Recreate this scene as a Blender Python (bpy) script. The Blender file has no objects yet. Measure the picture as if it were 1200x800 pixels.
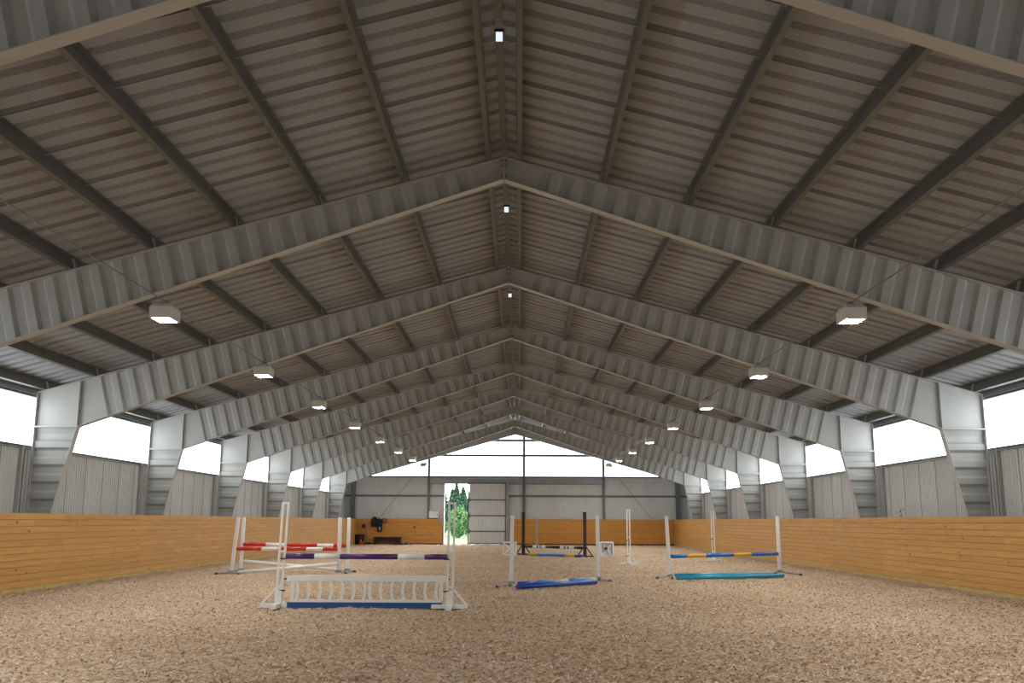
import bpy, math, random
import numpy as np
from mathutils import Vector, Matrix

sc = bpy.context.scene
col = sc.collection
random.seed(7)
rng = np.random.default_rng(7)

# ------------------------------------------------------------------ camera
EYE = Vector((0.2856, 0.0, 1.56))
PITCH, YAW, ROLL, FPX = 0.1855, -0.0083, -0.0035, 1122.1
cam_d = bpy.data.cameras.new('camera')
cam_d.sensor_width = 36.0
cam_d.lens = 36.0 * FPX / 1200.0
cam_d.clip_end = 2000
cam = bpy.data.objects.new('camera', cam_d)
col.objects.link(cam)


def ray(X, Y):
    c, s = math.cos(ROLL), math.sin(ROLL)
    X, Y = c * X + s * Y, -s * X + c * Y
    c, s = math.cos(PITCH), math.sin(PITCH)
    y, z, x = c - s * Y, s + c * Y, X
    c, s = math.cos(YAW), math.sin(YAW)
    return Vector((c * x + s * y, -s * x + c * y, z))


fw = ray(0, 0)
rt = (ray(1, 0) - fw).normalized()
up = (ray(0, 1) - fw).normalized()
fw.normalize()
m3 = Matrix((rt, up, -fw)).transposed()
cam.matrix_world = Matrix.Translation(EYE) @ m3.to_4x4()
sc.camera = cam

# ------------------------------------------------------------------ world, exposure
world = bpy.data.worlds.new('overcast_sky')
sc.world = world
world.use_nodes = True
wn = world.node_tree.nodes
wl = world.node_tree.links
bg = wn['Background']
bg.inputs['Color'].default_value = (0.93, 0.97, 1.0, 1)
bg.inputs['Strength'].default_value = 6.0
vs = sc.view_settings
vs.view_transform = 'Standard'
vs.look = 'None'
vs.exposure = 0.45
vs.gamma = 1.0
vs.use_curve_mapping = False
LAMP_STRENGTH = 295.0
PANE_GLOW = 3.3            # emission of the window sheets, in place of transmitted daylight
sc.cycles.use_adaptive_sampling = False

# ------------------------------------------------------------------ materials


def mat(name, color, rough=0.6, metal=0.0, var=0.0, scale=4.0, bump=0.0, bscale=60.0, stretch=(1, 1, 1),
        color2=None, rnd=0.0):
    m = bpy.data.materials.new(name)
    m.use_nodes = True
    nt = m.node_tree
    n, l = nt.nodes, nt.links
    b = n['Principled BSDF']
    b.inputs['Base Color'].default_value = (*color, 1)
    b.inputs['Roughness'].default_value = rough
    b.inputs['Metallic'].default_value = metal
    tc = n.new('ShaderNodeTexCoord')
    mp = n.new('ShaderNodeMapping')
    mp.inputs['Scale'].default_value = stretch
    l.new(tc.outputs['Object'], mp.inputs['Vector'])
    src = None
    if var > 0 or color2:
        t = n.new('ShaderNodeTexNoise')
        t.inputs['Scale'].default_value = scale
        t.inputs['Detail'].default_value = 6
        l.new(mp.outputs['Vector'], t.inputs['Vector'])
        r = n.new('ShaderNodeValToRGB')
        r.color_ramp.elements[0].position = 0.3
        r.color_ramp.elements[1].position = 0.7
        c2 = color2 if color2 else tuple(c * (1 - var) for c in color)
        r.color_ramp.elements[0].color = (*c2, 1)
        r.color_ramp.elements[1].color = (*color, 1)
        l.new(t.outputs['Fac'], r.inputs['Fac'])
        src = r.outputs['Color']
    if rnd > 0:
        oi = n.new('ShaderNodeObjectInfo')
        mr = n.new('ShaderNodeMapRange')
        mr.inputs['To Min'].default_value = 1 - rnd
        mr.inputs['To Max'].default_value = 1 + rnd
        l.new(oi.outputs['Random'], mr.inputs['Value'])
        hs = n.new('ShaderNodeHueSaturation')
        l.new(mr.outputs['Result'], hs.inputs['Value'])
        if src:
            l.new(src, hs.inputs['Color'])
        else:
            hs.inputs['Color'].default_value = (*color, 1)
        src = hs.outputs['Color']
    if src:
        l.new(src, b.inputs['Base Color'])
    if bump > 0:
        t2 = n.new('ShaderNodeTexNoise')
        t2.inputs['Scale'].default_value = bscale
        t2.inputs['Detail'].default_value = 4
        l.new(mp.outputs['Vector'], t2.inputs['Vector'])
        bp = n.new('ShaderNodeBump')
        bp.inputs['Strength'].default_value = bump
        bp.inputs['Distance'].default_value = 0.01
        l.new(t2.outputs['Fac'], bp.inputs['Height'])
        l.new(bp.outputs['Normal'], b.inputs['Normal'])
    return m


def wood_mat(name, c1, c2, axis, knots=True):
    """pine boards: grain stretched along an axis, knots, board-to-board variation"""
    m = bpy.data.materials.new(name)
    m.use_nodes = True
    nt = m.node_tree
    n, l = nt.nodes, nt.links
    b = n['Principled BSDF']
    b.inputs['Roughness'].default_value = 0.6
    tc = n.new('ShaderNodeTexCoord')
    oi = n.new('ShaderNodeObjectInfo')
    mm = n.new('ShaderNodeMath')
    mm.operation = 'MULTIPLY'
    mm.inputs[1].default_value = 37.0
    l.new(oi.outputs['Random'], mm.inputs[0])
    va = n.new('ShaderNodeVectorMath')
    va.operation = 'ADD'
    l.new(tc.outputs['Object'], va.inputs[0])
    l.new(mm.outputs[0], va.inputs[1])
    mp = n.new('ShaderNodeMapping')
    st = [9.0, 9.0, 9.0]
    st[axis] = 0.5
    mp.inputs['Scale'].default_value = st
    l.new(va.outputs[0], mp.inputs['Vector'])
    t = n.new('ShaderNodeTexNoise')
    t.inputs['Scale'].default_value = 2.2
    t.inputs['Detail'].default_value = 5
    l.new(mp.outputs['Vector'], t.inputs['Vector'])
    r = n.new('ShaderNodeValToRGB')
    r.color_ramp.elements[0].position = 0.3
    r.color_ramp.elements[1].position = 0.72
    r.color_ramp.elements[0].color = (*c2, 1)
    r.color_ramp.elements[1].color = (*c1, 1)
    l.new(t.outputs['Fac'], r.inputs['Fac'])
    mr = n.new('ShaderNodeMapRange')
    mr.inputs['To Min'].default_value = 0.93
    mr.inputs['To Max'].default_value = 1.07
    l.new(oi.outputs['Random'], mr.inputs['Value'])
    hs = n.new('ShaderNodeHueSaturation')
    l.new(mr.outputs['Result'], hs.inputs['Value'])
    l.new(r.outputs['Color'], hs.inputs['Color'])
    out = hs.outputs['Color']
    if knots:
        mp2 = n.new('ShaderNodeMapping')
        s2 = [3.2, 3.2, 3.2]
        s2[axis] = 1.7
        mp2.inputs['Scale'].default_value = s2
        l.new(va.outputs[0], mp2.inputs['Vector'])
        v = n.new('ShaderNodeTexVoronoi')
        v.inputs['Scale'].default_value = 1.0
        l.new(mp2.outputs['Vector'], v.inputs['Vector'])
        kr = n.new('ShaderNodeValToRGB')
        kr.color_ramp.elements[0].position = 0.05
        kr.color_ramp.elements[1].position = 0.12
        kr.color_ramp.elements[0].color = (1, 1, 1, 1)
        kr.color_ramp.elements[1].color = (0, 0, 0, 1)
        l.new(v.outputs['Distance'], kr.inputs['Fac'])
        mx = n.new('ShaderNodeMixRGB')
        mx.inputs['Color2'].default_value = (c2[0] * 0.4, c2[1] * 0.3, c2[2] * 0.25, 1)
        l.new(kr.outputs['Color'], mx.inputs['Fac'])
        l.new(out, mx.inputs['Color1'])
        out = mx.outputs['Color']
    l.new(out, b.inputs['Base Color'])
    return m


M = {}
M['galv'] = mat('galvanised_steel', (0.475, 0.49, 0.475), 0.55, 0.15, var=0.10, scale=3.0, rnd=0.03)
M['galv_sheet'] = mat('galvanised_sheet', (0.64, 0.66, 0.665), 0.5, 0.1, var=0.08, scale=1.5, rnd=0.05)
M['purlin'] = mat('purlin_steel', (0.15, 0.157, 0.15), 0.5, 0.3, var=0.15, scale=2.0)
M['roof'] = mat('roof_underside', (0.33, 0.352, 0.375), 0.85, 0.0, var=0.12, scale=30.0, rnd=0.04)
M['ridge'] = mat('ridge_flashing', (0.2, 0.19, 0.18), 0.6, 0.1, var=0.1)
M['dark_steel'] = mat('grey_painted_steel', (0.13, 0.15, 0.165), 0.45, 0.2, var=0.1)
M['rail_steel'] = mat('rail_steel', (0.33, 0.35, 0.37), 0.45, 0.3, var=0.1)
M['bolt'] = mat('bolt_steel', (0.05, 0.05, 0.05), 0.5, 0.5)
M['wood_y'] = wood_mat('pine_side_boards', (0.61, 0.335, 0.09), (0.49, 0.245, 0.055), 1)
M['wood_x'] = wood_mat('pine_end_boards', (0.62, 0.30, 0.06), (0.50, 0.21, 0.035), 0)
M['wood_sill'] = mat('treated_ground_board', (0.56, 0.42, 0.17), 0.8, scale=3, color2=(0.40, 0.31, 0.11))
M['white'] = mat('white_paint', (0.80, 0.81, 0.80), 0.4, var=0.06, scale=6)
M['white_plastic'] = mat('white_plastic', (0.80, 0.81, 0.83), 0.3)
M['lamp_body'] = mat('lamp_housing', (0.62, 0.62, 0.58), 0.5)
M['cable'] = mat('steel_cable', (0.22, 0.22, 0.2), 0.5, 0.4)
M['red'] = mat('red_paint', (0.55, 0.012, 0.012), 0.35)
M['purple'] = mat('purple_paint', (0.06, 0.018, 0.16), 0.35)
M['blue'] = mat('blue_paint', (0.012, 0.14, 0.50), 0.35)
M['deep_blue'] = mat('deep_blue_paint', (0.010, 0.065, 0.34), 0.35)
M['blue_plank'] = mat('blue_plank_paint', (0.015, 0.085, 0.28), 0.4, var=0.2, scale=5)
M['light_blue'] = mat('light_blue_paint', (0.03, 0.22, 0.62), 0.35)
M['pole_grey'] = mat('pale_grey_paint', (0.42, 0.47, 0.5), 0.4)
M['turquoise'] = mat('turquoise_paint', (0.02, 0.30, 0.48), 0.35)
M['yellow'] = mat('yellow_paint', (0.72, 0.36, 0.015), 0.35)
M['black'] = mat('black_paint', (0.012, 0.012, 0.014), 0.4)
M['brown'] = mat('dark_brown_paint', (0.045, 0.018, 0.013), 0.4, var=0.25, scale=6)
M['foot_steel'] = mat('foot_steel', (0.33, 0.35, 0.38), 0.4, 0.4)
M['fabric'] = mat('black_fabric', (0.018, 0.02, 0.024), 0.9, var=0.3, scale=12)
M['tan'] = mat('tan_fabric', (0.28, 0.13, 0.05), 0.9, var=0.3, scale=10)
M['bench_brown'] = mat('bench_panel', (0.10, 0.045, 0.03), 0.7, var=0.3, scale=5)
M['post_pink'] = mat('pale_wood_post', (0.52, 0.36, 0.24), 0.7, var=0.15)

# sand and fibre footing
m = bpy.data.materials.new('riding_footing')
m.use_nodes = True
n, l = m.node_tree.nodes, m.node_tree.links
b = n['Principled BSDF']
b.inputs['Roughness'].default_value = 0.95
tc = n.new('ShaderNodeTexCoord')
t1 = n.new('ShaderNodeTexNoise')
t1.inputs['Scale'].default_value = 0.35
t1.inputs['Detail'].default_value = 4
t2 = n.new('ShaderNodeTexNoise')
t2.inputs['Scale'].default_value = 16.0
t2.inputs['Detail'].default_value = 8
t2.inputs['Roughness'].default_value = 0.75
for t in (t1, t2):
    l.new(tc.outputs['Object'], t.inputs['Vector'])
r1 = n.new('ShaderNodeValToRGB')
r1.color_ramp.elements[0].position = 0.35
r1.color_ramp.elements[1].position = 0.65
r1.color_ramp.elements[0].color = (0.57, 0.41, 0.265, 1)
r1.color_ramp.elements[1].color = (0.64, 0.49, 0.34, 1)
l.new(t1.outputs['Fac'], r1.inputs['Fac'])
r2 = n.new('ShaderNodeValToRGB')
r2.color_ramp.elements[0].position = 0.38
r2.color_ramp.elements[1].position = 0.58
r2.color_ramp.elements[0].color = (0.42, 0.32, 0.25, 1)
r2.color_ramp.elements[1].color = (1, 1, 1, 1)
l.new(t2.outputs['Fac'], r2.inputs['Fac'])
mx = n.new('ShaderNodeMixRGB')
mx.blend_type = 'MULTIPLY'
mx.inputs['Fac'].default_value = 1.0
l.new(r1.outputs['Color'], mx.inputs['Color1'])
l.new(r2.outputs['Color'], mx.inputs['Color2'])
l.new(mx.outputs['Color'], b.inputs['Base Color'])
bp = n.new('ShaderNodeBump')
bp.inputs['Strength'].default_value = 0.8
bp.inputs['Distance'].default_value = 0.03
l.new(t2.outputs['Fac'], bp.inputs['Height'])
l.new(bp.outputs['Normal'], b.inputs['Normal'])
M['footing'] = m
M['chips'] = mat('footing_chips', (0.84, 0.73, 0.60), 0.9, color2=(0.38, 0.25, 0.17), scale=14)

# translucent multiwall sheet: even emission stands in for daylight through it, with a little clear see-through
m = bpy.data.materials.new('emissive_polycarbonate')
m.use_nodes = True
n, l = m.node_tree.nodes, m.node_tree.links
n.remove(n['Principled BSDF'])
tr = n.new('ShaderNodeEmission')
tr.inputs['Color'].default_value = (0.95, 0.98, 1.0, 1)
tr.inputs['Strength'].default_value = PANE_GLOW
tp = n.new('ShaderNodeBsdfTransparent')
tp.inputs['Color'].default_value = (0.92, 0.94, 0.96, 1)
mxs = n.new('ShaderNodeMixShader')
mxs.inputs['Fac'].default_value = 0.15
l.new(tr.outputs[0], mxs.inputs[1])
l.new(tp.outputs[0], mxs.inputs[2])
l.new(mxs.outputs[0], n['Material Output'].inputs['Surface'])
M['pane'] = m

m = bpy.data.materials.new('lit_diffuser')
m.use_nodes = True
n, l = m.node_tree.nodes, m.node_tree.links
n.remove(n['Principled BSDF'])
em = n.new('ShaderNodeEmission')
em.inputs['Color'].default_value = (1.0, 0.96, 0.88, 1)
em.inputs['Strength'].default_value = LAMP_STRENGTH
l.new(em.outputs[0], n['Material Output'].inputs['Surface'])
M['diffuser'] = m


m = m.copy()
m.name = 'small_ridge_light'
m.node_tree.nodes['Emission'].inputs['Color'].default_value = (0.82, 0.92, 1.0, 1)
m.node_tree.nodes['Emission'].inputs['Strength'].default_value = 0.75
M['ridge_light'] = m


def leaf_mat(name, c1, c2):
    mm_ = mat(name, c1, 0.7, color2=c2, scale=0.8)
    return mm_


M['spruce'] = leaf_mat('spruce_needles', (0.030, 0.085, 0.045), (0.012, 0.045, 0.022))
M['bush'] = leaf_mat('bush_leaves', (0.075, 0.17, 0.045), (0.035, 0.10, 0.025))
M['bark'] = mat('bark', (0.06, 0.045, 0.03), 0.9, var=0.3)
M['lawn'] = mat('meadow', (0.06, 0.10, 0.022), 0.9, color2=(0.04, 0.075, 0.018), scale=0.6)

# ------------------------------------------------------------------ helpers


class MB:
    def __init__(s):
        s.v, s.f, s.mi = [], [], []

    def add(s, vs_, fs_, mi=0):
        o = len(s.v)
        s.v += [tuple(p) for p in vs_]
        s.f += [tuple(i + o for i in f) for f in fs_]
        s.mi += [mi] * len(fs_)
        return s

    def box(s, x0, x1, y0, y1, z0, z1, mi=0):
        v = [(x, y, z) for x in (x0, x1) for y in (y0, y1) for z in (z0, z1)]
        f = [(0, 1, 3, 2), (4, 6, 7, 5), (0, 4, 5, 1), (2, 3, 7, 6), (0, 2, 6, 4), (1, 5, 7, 3)]
        return s.add(v, f, mi)

    def bar(s, a, b_, w, h, mi=0, upv=(0, 0, 1)):
        """rectangular bar from a to b; w across, h along upv"""
        a, b_ = Vector(a), Vector(b_)
        d = (b_ - a).normalized()
        u = Vector(upv)
        if abs(d.dot(u)) > 0.98:
            u = Vector((0, 1, 0))
        x = d.cross(u).normalized()
        u = x.cross(d).normalized()
        v = []
        for p in (a, b_):
            for i, j in ((-1, -1), (1, -1), (1, 1), (-1, 1)):
                v.append(p + x * (i * w / 2) + u * (j * h / 2))
        f = [(0, 1, 2, 3), (7, 6, 5, 4), (0, 4, 5, 1), (1, 5, 6, 2), (2, 6, 7, 3), (3, 7, 4, 0)]
        return s.add(v, f, mi)

    def tube(s, a, b_, r, seg=10, mi=0, r2=None, cap=True):
        a, b_ = Vector(a), Vector(b_)
        d = (b_ - a).normalized()
        u = Vector((0, 0, 1)) if abs(d.z) < 0.9 else Vector((1, 0, 0))
        x = d.cross(u).normalized()
        y = x.cross(d)
        r2 = r if r2 is None else r2
        v = []
        for p, rr in ((a, r), (b_, r2)):
            for k in range(seg):
                t = 2 * math.pi * k / seg
                v.append(p + x * (rr * math.cos(t)) + y * (rr * math.sin(t)))
        f = [(k, (k + 1) % seg, seg + (k + 1) % seg, seg + k) for k in range(seg)]
        if cap:
            f += [tuple(range(seg - 1, -1, -1)), tuple(range(seg, 2 * seg))]
        return s.add(v, f, mi)

    def prism(s, poly, y0, y1, mi=0):
        """polygon in xz extruded along y"""
        k = len(poly)
        v = [(p[0], y0, p[1]) for p in poly] + [(p[0], y1, p[1]) for p in poly]
        f = [(i, (i + 1) % k, k + (i + 1) % k, k + i) for i in range(k)]
        f += [tuple(range(k - 1, -1, -1)), tuple(range(k, 2 * k))]
        return s.add(v, f, mi)

    def mesh(s, name, mats):
        me = bpy.data.meshes.new(name)
        me.from_pydata(s.v, [], s.f)
        for mm_ in (mats if isinstance(mats, (list, tuple)) else [mats]):
            me.materials.append(mm_)
        if any(s.mi):
            me.polygons.foreach_set('material_index', s.mi)
        me.update()
        return me

    def build(s, name, mats, parent=None, loc=(0, 0, 0)):
        return link(name, s.mesh(name, mats), parent, loc)


def link(name, me, parent=None, loc=(0, 0, 0)):
    o = bpy.data.objects.new(name, me)
    col.objects.link(o)
    o.location = loc
    if parent:
        o.parent = parent
    return o


def tag(o, label=None, cat=None, group=None, kind=None):
    if label:
        o['label'] = label
    if cat:
        o['category'] = cat
    if group:
        o['group'] = group
    if kind:
        o['kind'] = kind
    return o


def empty(name, loc=(0, 0, 0), rz=0.0):
    o = bpy.data.objects.new(name, None)
    col.objects.link(o)
    o.empty_display_size = 0.2
    o.location = loc
    o.rotation_euler.z = rz
    return o


def copy_tree(o, parent=None):
    c = o.copy()
    col.objects.link(c)
    c.parent = parent
    for ch in list(o.children):
        copy_tree(ch, c)
    return c


def smooth(o):
    for p in o.data.polygons:
        p.use_smooth = True


# ------------------------------------------------------------------ dimensions
YB, YF = -8.0, 66.6            # back and far wall of the hall
XW = 11.75                     # inner face of the side walls
XK = 10.77                     # face of the kickboards
HK = 1.706                     # kickboard height
FR = [8.4, 16.06, 23.47, 30.88, 38.29, 45.70, 53.11, 60.52]
SL = 0.275                     # roof slope
ZT = 7.85                      # rafter top at the ridge
ZR = 8.09                      # roof underside at the ridge
roof_z = lambda x: ZR - SL * abs(x)

# ------------------------------------------------------------------ floor
ys = [5.0]
while ys[-1] < YF:
    ys.append(ys[-1] * 1.0052)
ys = np.array(ys[:-1] + [YF + 0.3])
xs = np.linspace(-12, 12, 500)
gx, gy = np.meshgrid(xs, ys)


def lattice(px, py, sc_, seed):
    r_ = np.random.default_rng(seed)
    N = 512
    tab = r_.random((N, N))
    u, v = px * sc_, py * sc_
    i, j = np.floor(u).astype(int), np.floor(v).astype(int)
    fu, fv = u - i, v - j
    fu, fv = fu * fu * (3 - 2 * fu), fv * fv * (3 - 2 * fv)
    g = lambda a, b_: tab[a % N, b_ % N]
    return (g(i, j) * (1 - fu) + g(i + 1, j) * fu) * (1 - fv) + (g(i, j + 1) * (1 - fu) + g(i + 1, j + 1) * fu) * fv - 0.5


gz = 0.035 * lattice(gx, gy, 0.9, 1) + 0.045 * lattice(gx, gy, 3.1, 2) + 0.055 * lattice(gx, gy, 9.0, 3) - 0.008
vv = np.stack([gx, gy, gz], -1).reshape(-1, 3)
nx = len(xs)
ff = []
for j in range(len(ys) - 1):
    o_ = j * nx
    ff += [(o_ + i, o_ + i + 1, o_ + nx + i + 1, o_ + nx + i) for i in range(nx - 1)]
me = bpy.data.meshes.new('floor')
me.from_pydata(vv.tolist(), [], ff)
me.materials.append(M['footing'])
for p in me.polygons:
    p.use_smooth = True
fl = link('floor', me)
tag(fl, 'tan sand and fibre footing raked across the riding arena floor', kind='structure')
MB().box(-12, 12, YB, 5.0, -0.2, -0.005).build('floor_behind', M['footing'], fl)

# loose fibre flakes on the footing (nobody could count them)
N = 90000
cy = 6.5 * np.exp(rng.random(N) ** 1.15 * math.log(64 / 6.5))
cx_ = (rng.random(N) * 2 - 1) * np.minimum(10.6, 1.2 + cy * 0.62)
cz = 0.035 * lattice(cx_, cy, 0.9, 1) + 0.045 * lattice(cx_, cy, 3.1, 2) + 0.055 * lattice(cx_, cy, 9.0, 3) - 0.004
ang = rng.random(N) * math.pi
ln = 0.010 + 0.022 * rng.random(N) ** 2
wd = 0.004 + 0.007 * rng.random(N)
tilt = (rng.random(N) - 0.5) * 1.3
ca, sa = np.cos(ang), np.sin(ang)
cv = np.zeros((N, 4, 3))
for k, (a_, b_) in enumerate(((-1, -1), (1, -1), (1, 1), (-1, 1))):
    cv[:, k, 0] = cx_ + ca * ln * a_ - sa * wd * b_
    cv[:, k, 1] = cy + sa * ln * a_ + ca * wd * b_
    cv[:, k, 2] = cz + 0.006 + np.sin(tilt) * ln * a_ + 0.004 * b_
me = bpy.data.meshes.new('footing_flakes')
me.from_pydata(cv.reshape(-1, 3).tolist(), [], [(4 * i, 4 * i + 1, 4 * i + 2, 4 * i + 3) for i in range(N)])
me.materials.append(M['chips'])
tag(link('footing_flakes', me, fl), 'loose pale and brown fibre flakes strewn over the arena sand', kind='stuff')

# ------------------------------------------------------------------ outside ground
lawn = MB().add([(-300, -200, -0.25), (300, -200, -0.25), (300, 400, -0.25), (-300, 400, -0.25)], [(0, 1, 2, 3)]).build('lawn', M['lawn'])
tag(lawn, 'green meadow outside the open sliding door', kind='structure')

# ------------------------------------------------------------------ roof
ceil = empty('ceiling')
tag(ceil, 'ribbed brown-grey metal roof sheets over the whole arena', kind='structure')
PITCH_R = 0.4
W = 3 * PITCH_R
prof = []
for k in range(3):
    y = k * PITCH_R
    prof += [(y + 0.00, 0.0), (y + 0.24, 0.0), (y + 0.262, 0.085), (y + 0.345, 0.085)]
prof += [(W - 0.034, 0.0), (W - 0.034, 0.06), (W - 0.012, 0.06), (W - 0.012, -0.006), (W + 0.012, -0.006)]
X0, X1 = 0.05, 12.15
sheets = []
for s in (-1, 1):
    mb = MB()
    v = [(s * X0, p[0], roof_z(X0) + p[1]) for p in prof] + [(s * X1, p[0], roof_z(X1) + p[1]) for p in prof]
    k = len(prof)
    mb.add(v, [(i, i + 1, k + i + 1, k + i) for i in range(k - 1)])
    sheets.append(mb.mesh('roof_sheet', M['roof']))
y = YB - 0.2
while y < YF + 0.4:
    for me in sheets:
        link('roof_sheet', me, ceil, (0, y, 0))
    y += W
# ridge flashing and cap
MB().prism([(-0.055, ZR - 0.04), (0.055, ZR - 0.04), (0.055, ZR - 0.02), (-0.055, ZR - 0.02)], YB, YF + .2).build('ridge_flashing', M['ridge'], ceil)
zc = roof_z(.3) + 0.1
MB().add([(-0.3, YB, zc), (0, YB, ZR + 0.13), (0.3, YB, zc), (-0.3, YF + .2, zc), (0, YF + .2, ZR + 0.13), (0.3, YF + .2, zc)],
         [(0, 1, 4, 3), (1, 2, 5, 4)]).build('ridge_cap', M['galv_sheet'], ceil)
# small square lights under the ridge, one per bay
for i, h in enumerate([11.92, 19.2, 26.95]):
    o = empty('ridge_light', (0, h, ZR - 0.16))
    tag(o, ['small bright square light under the ridge above the nearest bay', 'small bright square light under the ridge behind the second frame',
            'small bright square light under the ridge behind the third frame'][i], 'light', 'square lights along the ridge')
    MB().box(-.045, .045, -.05, .05, 0, .085).build('lens', M['ridge_light'], o)
    MB().box(-.06, .06, -.065, .065, .085, .12).build('mount', M['black'], o)

# ------------------------------------------------------------------ purlins
PX = [0.24, 1.72, 3.2, 4.66, 6.08, 7.45, 8.83, 10.2, 11.42]
ORD = ['ridge', 'second', 'third', 'fourth', 'fifth', 'sixth', 'seventh', 'eighth', 'eave']
HP = 0.215
cs, sn = math.cos(math.atan(SL)), math.sin(math.atan(SL))
for s in (-1, 1):
    side = 'left' if s < 0 else 'right'
    for x, od in zip(PX, ORD):
        zb = ZT - SL * x + 0.012
        top = (s * (x + sn * HP), zb + cs * HP)   # perpendicular to the slope
        bot = (s * x, zb)
        d = (s * cs, -sn)                           # down-slope direction
        t_ = 0.012
        fl_ = 0.075
        # Z section: web, bottom flange towards the eave, top flange towards the ridge
        P = [bot, (bot[0] + d[0] * fl_, bot[1] + d[1] * fl_), (bot[0] + d[0] * fl_ + s * sn * .02, bot[1] + d[1] * fl_ + .02 * cs)]
        mb = MB()
        pts = [P[2], P[1], P[0], top, (top[0] - d[0] * fl_, top[1] - d[1] * fl_)]
        v = [(p[0], YB, p[1]) for p in pts] + [(p[0], YF - .32, p[1]) for p in pts]
        mb.add(v, [(i, i + 1, 6 + i, 5 + i) for i in range(4)])
        o = empty('purlin', (0, 0, 0))
        if od == 'ridge':
            lab = f'galvanised ridge purlin just {side} of the roof ridge'
        elif od == 'eave':
            lab = f'galvanised eave purlin right above the {side} window strip'
        else:
            lab = f'galvanised roof purlin, {od} from the ridge on the {side} slope'
        tag(o, lab, 'purlin', f'purlins under the {side} roof slope')
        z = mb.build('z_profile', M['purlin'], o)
        for fy in FR:
            c = MB()
            c.bar((bot[0] - s * .012, fy - .0, bot[1]), (top[0] - s * .012, fy, top[1]), 0.02, 0.09, upv=(0, 1, 0))
            if fy == FR[0]:
                cm = c.mesh('cleat', M['galv'])
                cm_off = fy
            link('cleat', cm, o, (0, fy - cm_off, 0))

# ------------------------------------------------------------------ portal frames
UX, UZ = cs, -sn                  # along the rafter (right side)
NX, NZ = -sn, -cs                 # downwards, square to the rafter
ZBt, SB = 7.46, 0.344             # rafter bottom line z = ZBt - SB x
XKN, ZKN = 10.58, 3.81            # knee
XO = 11.62
XS = 10.58


def rib(s0, s1, period=0.4):
    """corrugation break points (s, offset)"""
    out = []
    a = 0.034
    n_ = int((s1 - s0) / period)
    s_ = s1 - n_ * period
    out.append((s0, 0.0))
    for _ in range(n_):
        out += [(s_ + .05, a), (s_ + .19, a), (s_ + .25, -a), (s_ + .39, -a)]
        s_ += period
    out.append((s1, 0.0))
    return out


def make_frame():
    root = empty('portal_frame')
    for s in (-1, 1):
        # rafter web
        s_end = 10.27 / UX
        br = rib(0.62, s_end)
        v = []
        for q, off in br:
            tx, tz = UX * q, ZT + UZ * q
            # bottom intersection
            t = (ZBt - SB * tx - tz) / (NZ + SB * NX)
            v += [(s * tx, off, tz), (s * (tx + NX * t), off, tz + NZ * t)]
        k = len(br)
        mb = MB()
        mb.add(v, [(2 * i, 2 * i + 1, 2 * i + 3, 2 * i + 2) for i in range(k - 1)])
        # plain plate at the ridge and at the haunch
        mb.add([(s * 0.02, 0, ZT), v[0], v[1], (s * 0.02, 0, ZBt)], [(0, 1, 2, 3)])
        mb.add([v[-2], (s * XS, 0, ZT - SL * XS), (s * XS, 0, ZBt - SB * XS), v[-1]], [(0, 1, 2, 3)])
        mb.build('rafter_web', M['galv'], root)
        # flanges
        MB().bar((0, 0, ZT), (s * XO, 0, ZT - SL * XO), 0.20, 0.016).build('rafter_top_flange', M['galv'], root)
        MB().bar((0, 0, ZBt), (s * XKN, 0, ZKN), 0.20, 0.016).build('rafter_bottom_flange', M['galv'], root)
        # haunch plate
        MB().prism([(s * XS, ZT - SL * XS), (s * XO, ZT - SL * XO), (s * XO, ZKN), (s * XS, ZKN)], -0.006, 0.006).build('haunch_plate', M['galv'], root)
        MB().box(min(s * (XS - .008), s * (XS + .008)), max(s * (XS - .008), s * (XS + .008)), -0.1, 0.1, ZKN, ZT - SL * XS - .01).build('knee_end_plate', M['galv'], root)
        a, b_ = sorted((s * (XKN - .02), s * (XO + .12)))
        MB().box(a, b_, -0.115, 0.115, ZKN - .025, ZKN + .012).build('knee_stiffener', M['galv'], root)
        # column web, ribs lying level
        br = rib(0.0, ZKN - 0.02, 0.41)
        v = []
        for q, off in br:
            z_ = ZKN - 0.02 - q
            xi = XKN + (ZKN - z_) * 0.2174
            v += [(s * xi, off, z_), (s * XO, off, z_)]
        k = len(br)
        MB().add(v, [(2 * i, 2 * i + 1, 2 * i + 3, 2 * i + 2) for i in range(k - 1)]).build('column_web', M['galv'], root)
        MB().bar((s * XKN, 0, ZKN), (s * (XKN + ZKN * 0.2174), 0, 0), 0.20, 0.016, upv=(1, 0, 0)).build('column_inner_flange', M['galv'], root)
        MB().bar((s * XO, 0, 0), (s * XO, 0, ZT - SL * XO), 0.20, 0.016, upv=(1, 0, 0)).build('column_outer_flange', M['galv'], root)
        MB().box(min(s * .003, s * .02), max(s * .003, s * .02), -0.1, 0.1, ZBt - .03, ZT + .02).build('ridge_end_plate', M['galv'], root)
        for zz in (ZBt + .06, (ZT + ZBt) / 2 + .05, ZT - .04):
            MB().tube((s * .02, -.06, zz), (s * .045, -.06, zz), .018, 6).build('bolt', M['bolt'], root)
    return root


f0 = make_frame()
FL = ['nearest grey steel roof frame, seen only in the top corners of the picture',
      'large corrugated-web steel roof frame second from the camera, spanning the full picture width',
      'third steel portal frame, the first whose two tapered columns show fully',
      'fourth steel portal frame from the camera with corrugated web',
      'fifth steel portal frame from the camera', 'sixth steel portal frame, third before the bright gable',
      'seventh steel portal frame, last but one before the gable', 'last steel portal frame standing closest to the far gable wall']
for i, y in enumerate(FR):
    o = f0 if i == 0 else copy_tree(f0)
    o.location.y = y
    tag(o, FL[i], 'steel frame', 'portal frames carrying the roof')

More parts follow.
